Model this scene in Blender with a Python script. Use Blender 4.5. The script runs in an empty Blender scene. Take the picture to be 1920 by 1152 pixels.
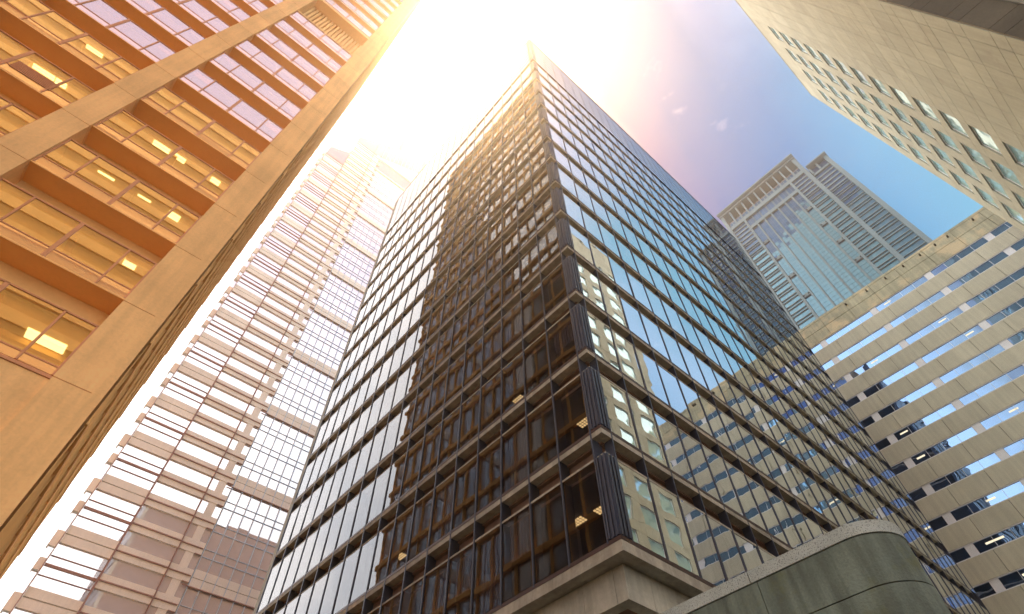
import bpy, bmesh, math, random
from mathutils import Vector, Matrix
random.seed(7)
S = bpy.context.scene
# world axes follow the street grid: +X and +Y run along the facades, Z up, metres
# ---------------------------------------------------------------- camera
F_ = Vector((0.39752194, 0.43727617, 0.8067006))
X_ = Vector((0.75200068, -0.65902737, -0.01333804))
U_ = Vector((-0.52580537, -0.61194156, 0.59080982))
EYE = Vector((0, 0, 1.6))
FPX = 1053.68
cam = bpy.data.objects.new('camera', bpy.data.cameras.new('camera'))
S.collection.objects.link(cam)
cam.matrix_world = Matrix.Translation(EYE) @ Matrix((X_, U_, -F_)).transposed().to_4x4()
cam.data.sensor_width = 36
cam.data.lens = FPX / 1920 * 36
cam.data.clip_start = 0.1
cam.data.clip_end = 6000
S.camera = cam
# ---------------------------------------------------------------- light, sky, exposure
SUN = Vector((0.085, 0.18, 0.98)).normalized()
S.view_settings.view_transform = 'Standard'
S.view_settings.look = 'None'
S.view_settings.gamma = 1
S.view_settings.exposure = 0.68
HAZE = 0.00082
S.view_settings.use_curve_mapping = False
sun = bpy.data.objects.new('sun', bpy.data.lights.new('sun', 'SUN'))
sun.data.energy = 5.0
sun.data.angle = math.radians(0.5)
sun.data.color = (1.0, 0.66, 0.32)
sun.rotation_euler = SUN.to_track_quat('Z', 'Y').to_euler()
S.collection.objects.link(sun)

W = bpy.data.worlds.new('World')
S.world = W
W.use_nodes = True
nt = W.node_tree
nt.nodes.clear()
def N(nt, t, **k):
    n = nt.nodes.new(t)
    for a, b in k.items():
        if a == 'ins':
            for i, v in b.items():
                n.inputs[i].default_value = v
        else:
            setattr(n, a, b)
    return n
def ramp(nt, fac, stops, interp='LINEAR'):
    r = nt.nodes.new('ShaderNodeValToRGB')
    r.color_ramp.interpolation = interp
    e = r.color_ramp.elements
    while len(e) < len(stops):
        e.new(0.5)
    for i, (p, c) in enumerate(stops):
        e[i].position = p
        e[i].color = (*c, 1) if len(c) == 3 else c
    nt.links.new(fac, r.inputs[0])
    return r
def mixc(nt, f, a, b, bt='MIX'):
    m = nt.nodes.new('ShaderNodeMix')
    m.data_type = 'RGBA'
    m.blend_type = bt
    for s, v in ((m.inputs[0], f), (m.inputs[6], a), (m.inputs[7], b)):
        if hasattr(v, 'links'):
            nt.links.new(v, s)
        elif isinstance(v, (int, float)):
            s.default_value = v
        else:
            s.default_value = (*v, 1)
    return m.outputs[2]
def math_(nt, op, a, b=0.0, clamp=False):
    m = nt.nodes.new('ShaderNodeMath')
    m.operation = op
    m.use_clamp = clamp
    for i, v in enumerate((a, b)):
        if hasattr(v, 'links'):
            nt.links.new(v, m.inputs[i])
        else:
            m.inputs[i].default_value = v
    return m.outputs[0]
tc = N(nt, 'ShaderNodeTexCoord')
nis = N(nt, 'ShaderNodeTexSky', sky_type='NISHITA', sun_disc=False)
nis.sun_elevation = math.asin(SUN.z)
nis.sun_rotation = math.atan2(SUN.x, SUN.y)
# a bank of thin bright sunlit cloud fills the +Y half of the sky and thins out to clear blue
dp = N(nt, 'ShaderNodeVectorMath', operation='DOT_PRODUCT')
nt.links.new(tc.outputs['Generated'], dp.inputs[0])
dp.inputs[1].default_value = (-0.2156, 0.9765, -0.0069)
nz = N(nt, 'ShaderNodeTexNoise', ins={'Scale': 5.0, 'Detail': 7.0, 'Roughness': 0.55, 'Distortion': 0.6})
nt.links.new(tc.outputs['Generated'], nz.inputs['Vector'])
tt = math_(nt, 'ADD', dp.outputs['Value'], math_(nt, 'MULTIPLY', math_(nt, 'SUBTRACT', nz.outputs['Fac'], 0.5), 0.10))
tf = math_(nt, 'ADD', math_(nt, 'MULTIPLY', tt, 0.5), 0.5)
def P(t): return t * 0.5 + 0.5
SKY = ramp(nt, tf, [
    (P(-1.0), (0.50, 0.70, 0.85)),
    (P(-0.70), (0.28, 0.52, 0.78)),
    (P(-0.54), (0.12, 0.38, 0.66)),
    (P(-0.42), (0.24, 0.48, 0.74)),
    (P(-0.33), (0.0, 0.30, 0.46)),
    (P(-0.26), (0.0, 0.24, 0.45)),
    (P(-0.17), (0.0, 0.14, 0.36)),
    (P(-0.055), (0.045, 0.105, 0.30)),
    (P(0.008), (0.16, 0.115, 0.26)),
    (P(0.055), (0.42, 0.33, 0.35)),
    (P(0.12), (0.95, 0.86, 0.72)),
    (P(0.22), (1.6, 1.58, 1.54)),
    (P(0.6), (2.0, 1.98, 1.96)),
    (P(1.0), (2.2, 2.2, 2.2))])
# lighter near the horizon, as clear sky is
sx = N(nt, 'ShaderNodeSeparateXYZ')
nt.links.new(tc.outputs['Generated'], sx.inputs[0])
hz = ramp(nt, sx.outputs['Z'], [(0.0, (0.55,) * 3), (0.45, (0.22,) * 3), (0.72, (0, 0, 0))])
col = mixc(nt, math_(nt, 'MULTIPLY', hz.outputs[0], 0.6), SKY.outputs[0], (0.28, 0.50, 0.62))
col = mixc(nt, math_(nt, 'GREATER_THAN', dp.outputs['Value'], 0.05), col, SKY.outputs[0])
n6 = N(nt, 'ShaderNodeTexNoise', ins={'Scale': 6.0, 'Detail': 6.0, 'Roughness': 0.55})
nt.links.new(tc.outputs['Generated'], n6.inputs['Vector'])
r7 = ramp(nt, n6.outputs['Fac'], [(0.34, (0.80, 0.86, 0.93)), (0.54, (1.12, 1.11, 1.10))])
col = mixc(nt, 1.0, col, mixc(nt, ramp(nt, tf, [(P(0.1), (0,) * 3), (P(0.3), (1,) * 3)]).outputs[0], (1, 1, 1), r7.outputs[0]), 'MULTIPLY')
# wisps of cloud in the blue
mp = N(nt, 'ShaderNodeMapping')
mp.inputs['Scale'].default_value = (9, 4, 6)
mp.inputs['Rotation'].default_value = (0.3, 0.5, 0.7)
nt.links.new(tc.outputs['Generated'], mp.inputs[0])
n2 = N(nt, 'ShaderNodeTexNoise', ins={'Scale': 2.2, 'Detail': 9.0, 'Roughness': 0.62, 'Distortion': 0.5})
nt.links.new(mp.outputs[0], n2.inputs['Vector'])
wr = ramp(nt, n2.outputs['Fac'], [(0.58, (0, 0, 0)), (0.78, (1, 1, 1))])
wm = ramp(nt, tf, [(P(-0.22), (0.0,) * 3), (P(-0.10), (0.35,) * 3), (P(0.02), (0.4,) * 3), (P(0.08), (0, 0, 0))])
col = mixc(nt, math_(nt, 'MULTIPLY', wr.outputs[0], wm.outputs[0]), col, (0.75, 0.68, 0.74))
# wispy cloud over the street behind the viewer, only seen mirrored in the panes
wm2 = ramp(nt, tf, [(P(-0.5), (0.9,) * 3), (P(-0.34), (0.0,) * 3)])
col = mixc(nt, math_(nt, 'MULTIPLY', wr.outputs[0], wm2.outputs[0]), col, (0.95, 0.97, 1.0))
# bright thin cloud again over the street behind the viewer, towards -X
ua = ramp(nt, tf, [(P(-0.28), (1,) * 3), (P(-0.13), (0,) * 3)])
uc = ramp(nt, tf, [(P(-0.80), (1.7, 1.66, 1.66)), (P(-0.58), (0.90, 0.78, 1.0)), (P(-0.2), (0.80, 0.68, 0.88))])
ub = ramp(nt, sx.outputs['X'], [(0.12, (1,) * 3), (0.46, (0.10,) * 3)])
col = mixc(nt, math_(nt, 'MULTIPLY', ua.outputs[0], ub.outputs[0]), col, uc.outputs[0])
nm = N(nt, 'ShaderNodeVectorMath', operation='SCALE')
nt.links.new(nis.outputs[0], nm.inputs[0])
nm.inputs['Scale'].default_value = 0.07
ad = N(nt, 'ShaderNodeVectorMath', operation='ADD')
nm2 = N(nt, 'ShaderNodeVectorMath', operation='SCALE')
nt.links.new(col, nm2.inputs[0])
nm2.inputs['Scale'].default_value = 0.97
nt.links.new(nm.outputs[0], ad.inputs[0])
nt.links.new(nm2.outputs[0], ad.inputs[1])
mx = mixc(nt, 0.06, col, ad.outputs[0])
bg = N(nt, 'ShaderNodeBackground')
nt.links.new(mx, bg.inputs[0])
bg.inputs[1].default_value = 1.0
nt.links.new(bg.outputs[0], N(nt, 'ShaderNodeOutputWorld').inputs[0])

# ---------------------------------------------------------------- materials
def mat(name, base, rough=0.7, var=0.12, scale=0.6, bump=0.0, metal=0.0, streak=0.0, spec=0.5, stain=None, fine=8.0, per=0.0):
    m = bpy.data.materials.new(name)
    m.use_nodes = True
    t = m.node_tree
    b = t.nodes['Principled BSDF']
    b.inputs['Roughness'].default_value = rough
    b.inputs['Metallic'].default_value = metal
    b.inputs['Specular IOR Level'].default_value = spec
    g = N(t, 'ShaderNodeNewGeometry')
    pos = g.outputs['Position']
    c = tuple(base)
    n1 = N(t, 'ShaderNodeTexNoise', ins={'Scale': scale, 'Detail': 6.0, 'Roughness': 0.6})
    t.links.new(pos, n1.inputs['Vector'])
    r1 = ramp(t, n1.outputs['Fac'], [(0.3, tuple(max(0, x * (1 - var)) for x in c)), (0.7, tuple(x * (1 + var) for x in c))])
    out = r1.outputs[0]
    n3 = N(t, 'ShaderNodeTexNoise', ins={'Scale': fine, 'Detail': 4.0, 'Roughness': 0.7})
    t.links.new(pos, n3.inputs['Vector'])
    r3 = ramp(t, n3.outputs['Fac'], [(0.3, (1 - var * .6,) * 3), (0.7, (1 + var * .4,) * 3)])
    out = mixc(t, 1.0, out, r3.outputs[0], 'MULTIPLY')
    if streak:
        mp = N(t, 'ShaderNodeMapping')
        mp.inputs['Scale'].default_value = (2.4, 2.4, 0.13)
        t.links.new(pos, mp.inputs[0])
        n4 = N(t, 'ShaderNodeTexNoise', ins={'Scale': 1.3, 'Detail': 5.0, 'Roughness': 0.6})
        t.links.new(mp.outputs[0], n4.inputs['Vector'])
        r4 = ramp(t, n4.outputs['Fac'], [(0.40, (1 - streak,) * 3), (0.62, (1, 1, 1))])
        out = mixc(t, 1.0, out, r4.outputs[0], 'MULTIPLY')
    if stain:
        n5 = N(t, 'ShaderNodeTexNoise', ins={'Scale': stain[1], 'Detail': 6.0, 'Roughness': 0.6})
        t.links.new(pos, n5.inputs['Vector'])
        r5 = ramp(t, n5.outputs['Fac'], [(stain[2], (0, 0, 0)), (stain[3], (1, 1, 1))])
        out = mixc(t, r5.outputs[0], out, stain[0])
    if per:
        oi = N(t, 'ShaderNodeObjectInfo')
        r6 = ramp(t, oi.outputs['Random'], [(0.0, (1 - per,) * 3), (1.0, (1 + per * .6,) * 3)])
        out = mixc(t, 1.0, out, r6.outputs[0], 'MULTIPLY')
    t.links.new(out, b.inputs['Base Color'])
    if bump:
        bp = N(t, 'ShaderNodeBump', ins={'Strength': bump, 'Distance': 0.02})
        t.links.new(n3.outputs['Fac'], bp.inputs['Height'])
        t.links.new(bp.outputs[0], b.inputs['Normal'])
    return m

def glass(name, tint, body, ior=1.9, base_refl=0.1, clear=0.0, clear_col=(0.3, 0.3, 0.3), wave=0.004, wscale=0.7, rough=0.0, per=0.0):
    """coated window glass: Fresnel mirror over a dark or see-through body, panes slightly warped"""
    m = bpy.data.materials.new(name)
    m.use_nodes = True
    t = m.node_tree
    t.nodes.clear()
    g = N(t, 'ShaderNodeNewGeometry')
    nz = N(t, 'ShaderNodeTexNoise', ins={'Scale': wscale, 'Detail': 1.0})
    t.links.new(g.outputs['Position'], nz.inputs['Vector'])
    bp = N(t, 'ShaderNodeBump', ins={'Strength': 1.0, 'Distance': wave})
    t.links.new(nz.outputs['Fac'], bp.inputs['Height'])
    gl = N(t, 'ShaderNodeBsdfGlossy')
    gl.inputs['Color'].default_value = (*tint, 1)
    gl.inputs['Roughness'].default_value = rough
    t.links.new(bp.outputs[0], gl.inputs['Normal'])
    df = N(t, 'ShaderNodeBsdfDiffuse')
    df.inputs['Color'].default_value = (*body, 1)
    bodys = df.outputs[0]
    if per:
        oi = N(t, 'ShaderNodeObjectInfo')
        rr = ramp(t, oi.outputs['Random'], [(0.0, tuple(x * (1 - per) for x in body)), (1.0, tuple(x * (1 + per) for x in body))])
        t.links.new(rr.outputs[0], df.inputs['Color'])
    if clear:
        tr = N(t, 'ShaderNodeBsdfTransparent')
        tr.inputs['Color'].default_value = (*clear_col, 1)
        ms = N(t, 'ShaderNodeMixShader')
        ms.inputs[0].default_value = clear
        t.links.new(bodys, ms.inputs[1])
        t.links.new(tr.outputs[0], ms.inputs[2])
        bodys = ms.outputs[0]
    fr = N(t, 'ShaderNodeFresnel', ins={'IOR': ior})
    fac = math_(t, 'ADD', math_(t, 'MULTIPLY', fr.outputs[0], 1 - base_refl), base_refl, True)
    mx = N(t, 'ShaderNodeMixShader')
    t.links.new(fac, mx.inputs[0])
    t.links.new(bodys, mx.inputs[1])
    t.links.new(gl.outputs[0], mx.inputs[2])
    out = mx.outputs[0]
    if clear:      # the inner face of a see-through pane adds no second coating
        tw = N(t, 'ShaderNodeBsdfTransparent')
        mb = N(t, 'ShaderNodeMixShader')
        t.links.new(g.outputs['Backfacing'], mb.inputs[0])
        t.links.new(out, mb.inputs[1])
        t.links.new(tw.outputs[0], mb.inputs[2])
        out = mb.outputs[0]
    t.links.new(out, N(t, 'ShaderNodeOutputMaterial').inputs[0])
    return m

def lamp_mat(name, col, s):
    m = bpy.data.materials.new(name)
    m.use_nodes = True
    t = m.node_tree
    t.nodes.clear()
    e = N(t, 'ShaderNodeEmission')
    e.inputs[0].default_value = (*col, 1)
    e.inputs[1].default_value = s
    t.links.new(e.outputs[0], N(t, 'ShaderNodeOutputMaterial').inputs[0])
    return m

M = {}
M['bronze'] = mat('dark bronze metal', (0.075, 0.045, 0.04), 0.42, 0.15, 1.5, metal=0.5)
M['blue_bronze'] = mat('blue black metal', (0.065, 0.078, 0.115), 0.4, 0.15, 1.5, metal=0.5)
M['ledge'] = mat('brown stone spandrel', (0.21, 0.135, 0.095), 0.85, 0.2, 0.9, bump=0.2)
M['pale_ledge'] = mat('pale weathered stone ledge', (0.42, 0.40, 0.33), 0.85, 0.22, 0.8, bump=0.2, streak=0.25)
M['tower_glass'] = glass('bronze tinted glass', (0.94, 0.93, 0.95), (0.014, 0.008, 0.016), 1.5, 0.045, 0.9, (0.42, 0.38, 0.40), 0.002, 0.9)
M['tower_glass_r'] = glass('brightened bronze glass', (0.97, 0.99, 1.0), (0.012, 0.010, 0.014), 1.9, 0.62, 0.5, (0.52, 0.48, 0.46), 0.0025, 1.1)  # same glass as the left face, reflection raised to brighten this side
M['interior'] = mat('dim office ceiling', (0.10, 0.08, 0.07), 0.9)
M['curtain'] = mat('grey office column', (0.20, 0.20, 0.25), 0.9)
M['desk'] = mat('brown office rail', (0.16, 0.075, 0.03), 0.7)
M['lamp'] = lamp_mat('lit ceiling lamp', (1.0, 0.72, 0.30), 1.3)
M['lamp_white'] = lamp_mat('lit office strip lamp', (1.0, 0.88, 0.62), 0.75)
M['lamp_bright'] = lamp_mat('lit ceiling lamp bright', (1.0, 0.90, 0.50), 2.6)
M['base_stone'] = mat('pale base stone', (0.47, 0.47, 0.40), 0.85, 0.2, 0.7, bump=0.2, streak=0.2)
# orange stone block
M['orange'] = mat('orange ochre stone', (0.98, 0.62, 0.26), 0.8, 0.13, 0.4, bump=0.25, fine=9, streak=0.10, per=0.07)
M['orange_deep'] = mat('deep orange metal soffit', (1.0, 0.58, 0.19), 0.65, 0.07, 0.4)
M['orange_frame'] = mat('orange window frame', (0.66, 0.30, 0.13), 0.5, 0.08, 1)
M['orange_light'] = mat('pale ochre lintel', (0.92, 0.62, 0.26), 0.75, 0.06, 1)
M['orange_int'] = mat('ochre office interior', (0.98, 0.72, 0.25), 0.9, 0.08, 0.6)
M['orange_int2'] = mat('amber office wall', (0.92, 0.48, 0.12), 0.9, 0.1, 0.6)
M['orange_glass'] = glass('amber tinted glass', (1.0, 0.96, 0.96), (1.0, 0.52, 0.10), 1.9, 0.34, 0.72, (1.0, 0.88, 0.58), 0.0014, 0.5)
M['orange_spandrel_glass'] = glass('amber spandrel glass', (1.0, 0.93, 0.9), (0.90, 0.50, 0.24), 1.9, 0.34, 0.0, wave=0.0014)
# light tower
M['cream'] = mat('warm cream cladding', (0.86, 0.79, 0.66), 0.7, 0.08, 0.2, streak=0.06)
M['cream_line'] = mat('brown joint metal', (0.34, 0.17, 0.12), 0.6)
M['white_glass'] = glass('silver mirror glass', (1.0, 1.0, 1.0), (0.62, 0.58, 0.62), 1.7, 0.50, 0, wave=0.004, wscale=0.25)
M['lilac_glass'] = glass('lilac crown glass', (0.70, 0.60, 0.74), (0.22, 0.17, 0.26), 1.5, 0.15, 0, wave=0.004, wscale=0.25)
M['pale_mullion'] = mat('pale blue aluminium', (0.50, 0.60, 0.68), 0.45, 0.08, 1, metal=0.3)
# glass tower
M['grey_stone'] = mat('grey green precast', (0.13, 0.19, 0.20), 0.7, 0.12, 0.12, streak=0.1)
M['teal_glass'] = glass('teal mirror glass', (0.26, 0.47, 0.58), (0.04, 0.13, 0.19), 1.6, 0.26, 0, wave=0.02, wscale=0.12, per=0.25)
M['navy_glass'] = glass('navy mirror glass', (0.17, 0.31, 0.50), (0.02, 0.07, 0.15), 1.5, 0.15, 0, wave=0.01, wscale=0.15, per=0.3)
M['teal_line'] = mat('dark teal rail', (0.07, 0.13, 0.16), 0.6)
M['brown_recess'] = mat('brown roof screen', (0.26, 0.20, 0.18), 0.8)
M['dark'] = mat('black opening', (0.015, 0.02, 0.025), 0.8)
# beige ribbon building
M['beige'] = mat('beige precast panel', (0.62, 0.60, 0.46), 0.85, 0.07, 0.35, bump=0.3, streak=0.12, per=0.05)
M['beige_top'] = mat('stained beige parapet', (0.52, 0.50, 0.345), 0.9, 0.16, 0.3, bump=0.3, streak=0.22, stain=((0.68, 0.57, 0.36), 0.35, 0.5, 0.62), per=0.06)
M['white_panel'] = mat('white window panel', (0.86, 0.88, 0.90), 0.5, 0.04, 1)
M['white_frame'] = mat('white aluminium frame', (0.82, 0.84, 0.86), 0.4, 0.04, 1)
M['joint'] = mat('dark joint', (0.10, 0.085, 0.06), 0.9)
M['ribbon_glass'] = glass('blue ribbon glass', (0.36, 0.60, 1.0), (0.02, 0.05, 0.11), 1.8, 0.5, 0, wave=0.02, wscale=0.5, per=0.4)
# stone building with punched windows
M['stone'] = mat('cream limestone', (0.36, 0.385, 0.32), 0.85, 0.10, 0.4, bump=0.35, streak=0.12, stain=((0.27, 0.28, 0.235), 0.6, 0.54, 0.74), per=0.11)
M['stone_dark'] = mat('dark limestone', (0.085, 0.08, 0.06), 0.9, 0.25, 0.4, bump=0.25, per=0.1)  # return wall, much darker than the front panels
M['stone_strip'] = mat('grey limestone strip', (0.22, 0.22, 0.18), 0.9, 0.2, 0.6)
M['aqua_glass'] = glass('aqua mirror glass', (0.85, 1.0, 0.98), (0.42, 0.66, 0.64), 1.8, 0.40, 0, wave=0.022, wscale=0.9)
# parapet
M['granite'] = mat('speckled granite coping', (0.40, 0.46, 0.44), 0.8, 0.3, 0.6, bump=0.5, fine=60, stain=((0.13, 0.14, 0.13), 55, 0.54, 0.62))
M['mossy'] = mat('mossy green concrete', (0.175, 0.225, 0.19), 0.9, 0.28, 1.1, bump=0.6, fine=28, streak=0.45, stain=((0.13, 0.145, 0.05), 1.2, 0.58, 0.74))
M['asphalt'] = mat('asphalt ground', (0.06, 0.06, 0.06), 0.9, 0.2, 0.5)
M['street_ochre'] = mat('dull ochre wall', (0.55, 0.29, 0.06), 0.9)
M['street_ochre2'] = mat('ochre wall band', (0.78, 0.45, 0.12), 0.9)
M['ochre_far'] = mat('olive stone', (0.30, 0.26, 0.10), 0.9)
M['dark_far'] = mat('dark slate tower', (0.06, 0.055, 0.09), 0.7)

# ---------------------------------------------------------------- helpers
COL = S.collection
def proj(p):
    d = Vector(p) - EYE
    z = d.dot(F_)
    if z < 0.05:
        return None
    return (960 + FPX * d.dot(X_) / z, 576 - FPX * d.dot(U_) / z)
def area(b):
    """projected pixel area (photo pixels) of a box inside the frame, and its smaller side"""
    pts = [proj((b[i], b[2 + j], b[4 + k])) for i in (0, 1) for j in (0, 1) for k in (0, 1)]
    if any(q is None for q in pts):
        return 0, 0
    cx = sum(q[0] for q in pts) / 8
    cy = sum(q[1] for q in pts) / 8
    if not (-40 < cx < 1960 and -40 < cy < 1190):
        return 0, 0
    # convex hull area
    ps = sorted(set((round(a, 2), round(c, 2)) for a, c in pts))
    def half(ps):
        h = []
        for q in ps:
            while len(h) > 1 and (h[-1][0] - h[-2][0]) * (q[1] - h[-2][1]) - (h[-1][1] - h[-2][1]) * (q[0] - h[-2][0]) <= 0:
                h.pop()
            h.append(q)
        return h[:-1]
    h = half(ps) + half(ps[::-1])
    A = abs(sum(h[i][0] * h[(i + 1) % len(h)][1] - h[(i + 1) % len(h)][0] * h[i][1] for i in range(len(h)))) / 2
    L = max(math.dist(a, c) for a in h for c in h) if len(h) > 1 else 0
    return A, L

def box_mesh(name, sx, sy, sz, m):
    key = (name, round(sx, 3), round(sy, 3), round(sz, 3), m.name)
    if key in box_mesh.cache:
        return box_mesh.cache[key]
    me = bpy.data.meshes.new(name)
    v = [(x * sx / 2, y * sy / 2, z * sz / 2) for x in (-1, 1) for y in (-1, 1) for z in (-1, 1)]
    me.from_pydata(v, [], [(0, 1, 3, 2), (4, 6, 7, 5), (0, 4, 5, 1), (2, 3, 7, 6), (0, 2, 6, 4), (1, 5, 7, 3)])
    me.materials.append(m)
    box_mesh.cache[key] = me
    return me
box_mesh.cache = {}

def empty(name, loc, label, cat, group=None):
    o = bpy.data.objects.new(name, None)
    COL.objects.link(o)
    o.location = loc
    o['label'] = label
    o['category'] = cat
    if group:
        o['group'] = group
    o.empty_display_size = 1
    return o
def origin(par):
    v = Vector((0, 0, 0))
    while par is not None:
        v += par.location
        par = par.parent
    return v
def place(name, me, loc, par, label=None, rot=None):
    o = bpy.data.objects.new(name, me)
    COL.objects.link(o)
    o.parent = par
    o.location = Vector(loc) - origin(par)
    if rot:
        o.rotation_euler = rot
    if label:
        o['label'] = label
    return o
def box(name, b, m, par, label=None, rot=None):
    x0, x1, y0, y1, z0, z1 = b
    return place(name, box_mesh(name, x1 - x0, y1 - y0, z1 - z0, m), ((x0 + x1) / 2, (y0 + y1) / 2, (z0 + z1) / 2), par, label, rot)
def join(name, bs, m, par, stuff=True, label=None, wob=None):
    """many boxes as one mesh"""
    if not bs:
        return None
    c = Vector((bs[0][0], bs[0][2], bs[0][4]))
    v, f = [], []
    for i, b in enumerate(bs):
        n = len(v)
        x0, x1, y0, y1, z0, z1 = b
        for k, (x, y, z) in enumerate([(x, y, z) for x in (x0, x1) for y in (y0, y1) for z in (z0, z1)]):
            v.append((x - c.x, y - c.y, z - c.z))
        if wob:
            ax, amt = wob
            e = [random.uniform(-amt, amt) for _ in range(3)]
            for k in range(8):
                hx, hy, hz = k // 4, (k // 2) % 2, k % 2
                q = list(v[n + k])
                q[ax] += e[0] * (hz - .5) + e[1] * ((hx if ax == 1 else hy) - .5)
                v[n + k] = tuple(q)
        f += [tuple(n + k for k in q) for q in ((0, 1, 3, 2), (4, 6, 7, 5), (0, 4, 5, 1), (2, 3, 7, 6), (0, 2, 6, 4), (1, 5, 7, 3))]
    me = bpy.data.meshes.new(name)
    me.from_pydata(v, [], f)
    me.materials.append(m)
    o = place(name, me, c, par, label)
    if stuff:
        o['kind'] = 'stuff'
    return o
def pieces(name, bs, m, par, cap=295, minpx=9.0, tilt=None, minarea=30.0):
    """the boxes that show large enough become parts of their own, the others one joined part"""
    sc = []
    for b in bs:
        A, L = area(b)
        sc.append((A, L, b))
    sc.sort(key=lambda t: -t[0])
    big = [t[2] for t in sc if t[1] >= minpx and t[0] >= minarea][:cap]
    ids = set(id(b) for b in big)
    rest = [t[2] for t in sc if id(t[2]) not in ids]
    for b in big:
        rot = None
        if tilt:
            rot = (random.gauss(0, tilt), random.gauss(0, tilt), random.gauss(0, tilt))
        box(name, b, m, par, rot=rot)
    if rest:
        join(name, rest, m, par, wob=None)
def polymesh(name, faces, m, par=None, label=None, smooth=False):
    """faces: list of lists of world points"""
    c = Vector(faces[0][0])
    vs, idx, fs = [], {}, []
    for fc in faces:
        q = []
        for p in fc:
            k = tuple(round(a, 4) for a in p)
            if k not in idx:
                idx[k] = len(vs)
                vs.append(tuple(Vector(p) - c))
            q.append(idx[k])
        fs.append(q)
    me = bpy.data.meshes.new(name)
    me.from_pydata(vs, [], fs)
    me.materials.append(m)
    bm = bmesh.new()
    bm.from_mesh(me)
    bmesh.ops.recalc_face_normals(bm, faces=bm.faces)
    bm.to_mesh(me)
    bm.free()
    if smooth:
        for p in me.polygons:
            p.use_smooth = True
    return place(name, me, c, par, label)
def prism(name, outline, z0, z1, m, par=None, label=None, smooth=False):
    """outline: xy points, z1 may be one number or one per point"""
    n = len(outline)
    zt = z1 if isinstance(z1, (list, tuple)) else [z1] * n
    bot = [(x, y, z0) for x, y in outline]
    top = [(x, y, z) for (x, y), z in zip(outline, zt)]
    fs = [bot[::-1], top] + [[bot[i], bot[(i + 1) % n], top[(i + 1) % n], top[i]] for i in range(n)]
    return polymesh(name, fs, m, par, label, smooth)

# ---------------------------------------------------------------- ground
g = bpy.data.objects.new('ground', box_mesh('ground', 640, 640, 0.2, M['asphalt']))
COL.objects.link(g)
g.location = (65, 55, -0.1)
g['kind'] = 'structure'

# ================================================================ A: dark glass corner tower
AX, AY = 10.58, 7.81
AX1, AY1 = 47.9, 34.2
Z0, FH, NF = 9.45, 3.62, 14
ZR = 69.2
ZT = Z0 + FH * NF
A = empty('glass_office_tower', (AX, AY, 0), 'tall dark glass tower with bronze mullions, its sharp corner in mid view', 'office tower')
GI = 0.02    # glass set back from the mullion faces
mx_r = [AX + 0.46 + 1.41 * i for i in range(0, 28)]
mx_r = [x for x in mx_r if x < 49.4]
my_l = [AY + 0.42 + 1.385 * i for i in range(0, 20)]
my_l = [y for y in my_l if y < AY1 + 0.3]
AY1 = my_l[-1]
AXG = mx_r[-1]
# mullions
for i, x in enumerate(mx_r):
    w = 0.024
    box('mullion', (x - w, x + w, AY - 0.012, AY + 0.30, Z0, ZR), M['blue_bronze'], A)
for i, y in enumerate(my_l):
    w = 0.026
    box('mullion', (AX - 0.022, AX + 0.40, y - w, y + w, Z0, ZR), M['blue_bronze'], A)
pr, pl = [], []
for k in range(NF):
    z = Z0 + FH * k
    zt = z + 2.60
    zn = z + FH
    # glazing
    xs = mx_r
    for i in range(len(xs) - 1):
        pr.append((xs[i] + 0.02, xs[i + 1] - 0.02, AY + GI, AY + GI + 0.03, z + 0.1, zt))
    for i in range(len(my_l) - 1):
        pl.append((AX + GI, AX + GI + 0.03, my_l[i] + 0.035, my_l[i + 1] - 0.035, z + 0.1, zt))
    # corner column: ribbed metal
    cc = [(AX, AX + 0.40, AY, AY + 0.36, z + 0.08, zt + 0.02)]
    for q in range(3):
        cc.append((AX + 0.02 + q * 0.15, AX + 0.09 + q * 0.15, AY - 0.04, AY + 0.002, z + 0.08, zt + 0.02))
        cc.append((AX - 0.04, AX + 0.002, AY + 0.02 + q * 0.14, AY + 0.08 + q * 0.14, z + 0.08, zt + 0.02))
    o = join('corner_column', cc, M['blue_bronze'], A, stuff=False)
    # sill rail, pale fascia, slab edge, back panel, head ledge
    XE = 47.9
    for (nm, zb, zz, out, mt, dp) in (('sill_rail', z - 0.05, z + 0.06, 0.012, 'bronze', 0.2),
                                      ('fascia', z - 0.24, z - 0.052, 0.0, 'pale_ledge', 0.3),
                                      ('head_ledge', zt, zt + 0.07, -0.01, 'pale_ledge', 0.3)):
        box(nm, (AX - out, XE, AY - out, AY + dp, zb, zz), M[mt], A)
        box(nm, (AX - out, AX + dp, AY + dp + 0.002, AY1, zb, zz), M[mt], A)
    # recessed spandrel behind the slot
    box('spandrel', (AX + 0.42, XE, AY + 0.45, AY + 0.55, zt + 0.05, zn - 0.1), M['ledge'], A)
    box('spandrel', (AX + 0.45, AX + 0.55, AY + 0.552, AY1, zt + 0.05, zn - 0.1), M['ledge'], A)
# top soffit of the highest glazed floor and the slab soffits in the slots
for k in range(NF + 1):
    z = Z0 + FH * k
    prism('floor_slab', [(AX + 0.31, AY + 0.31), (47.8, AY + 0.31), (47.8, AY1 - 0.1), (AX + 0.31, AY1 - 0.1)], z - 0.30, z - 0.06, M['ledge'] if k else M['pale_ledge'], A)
    if k:
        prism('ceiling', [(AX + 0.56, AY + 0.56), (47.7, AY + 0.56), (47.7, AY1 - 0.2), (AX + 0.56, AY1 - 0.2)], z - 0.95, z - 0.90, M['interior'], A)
box('core', (19, 45, 15, 31, 0, ZR - 1), M['interior'], A)
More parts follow.
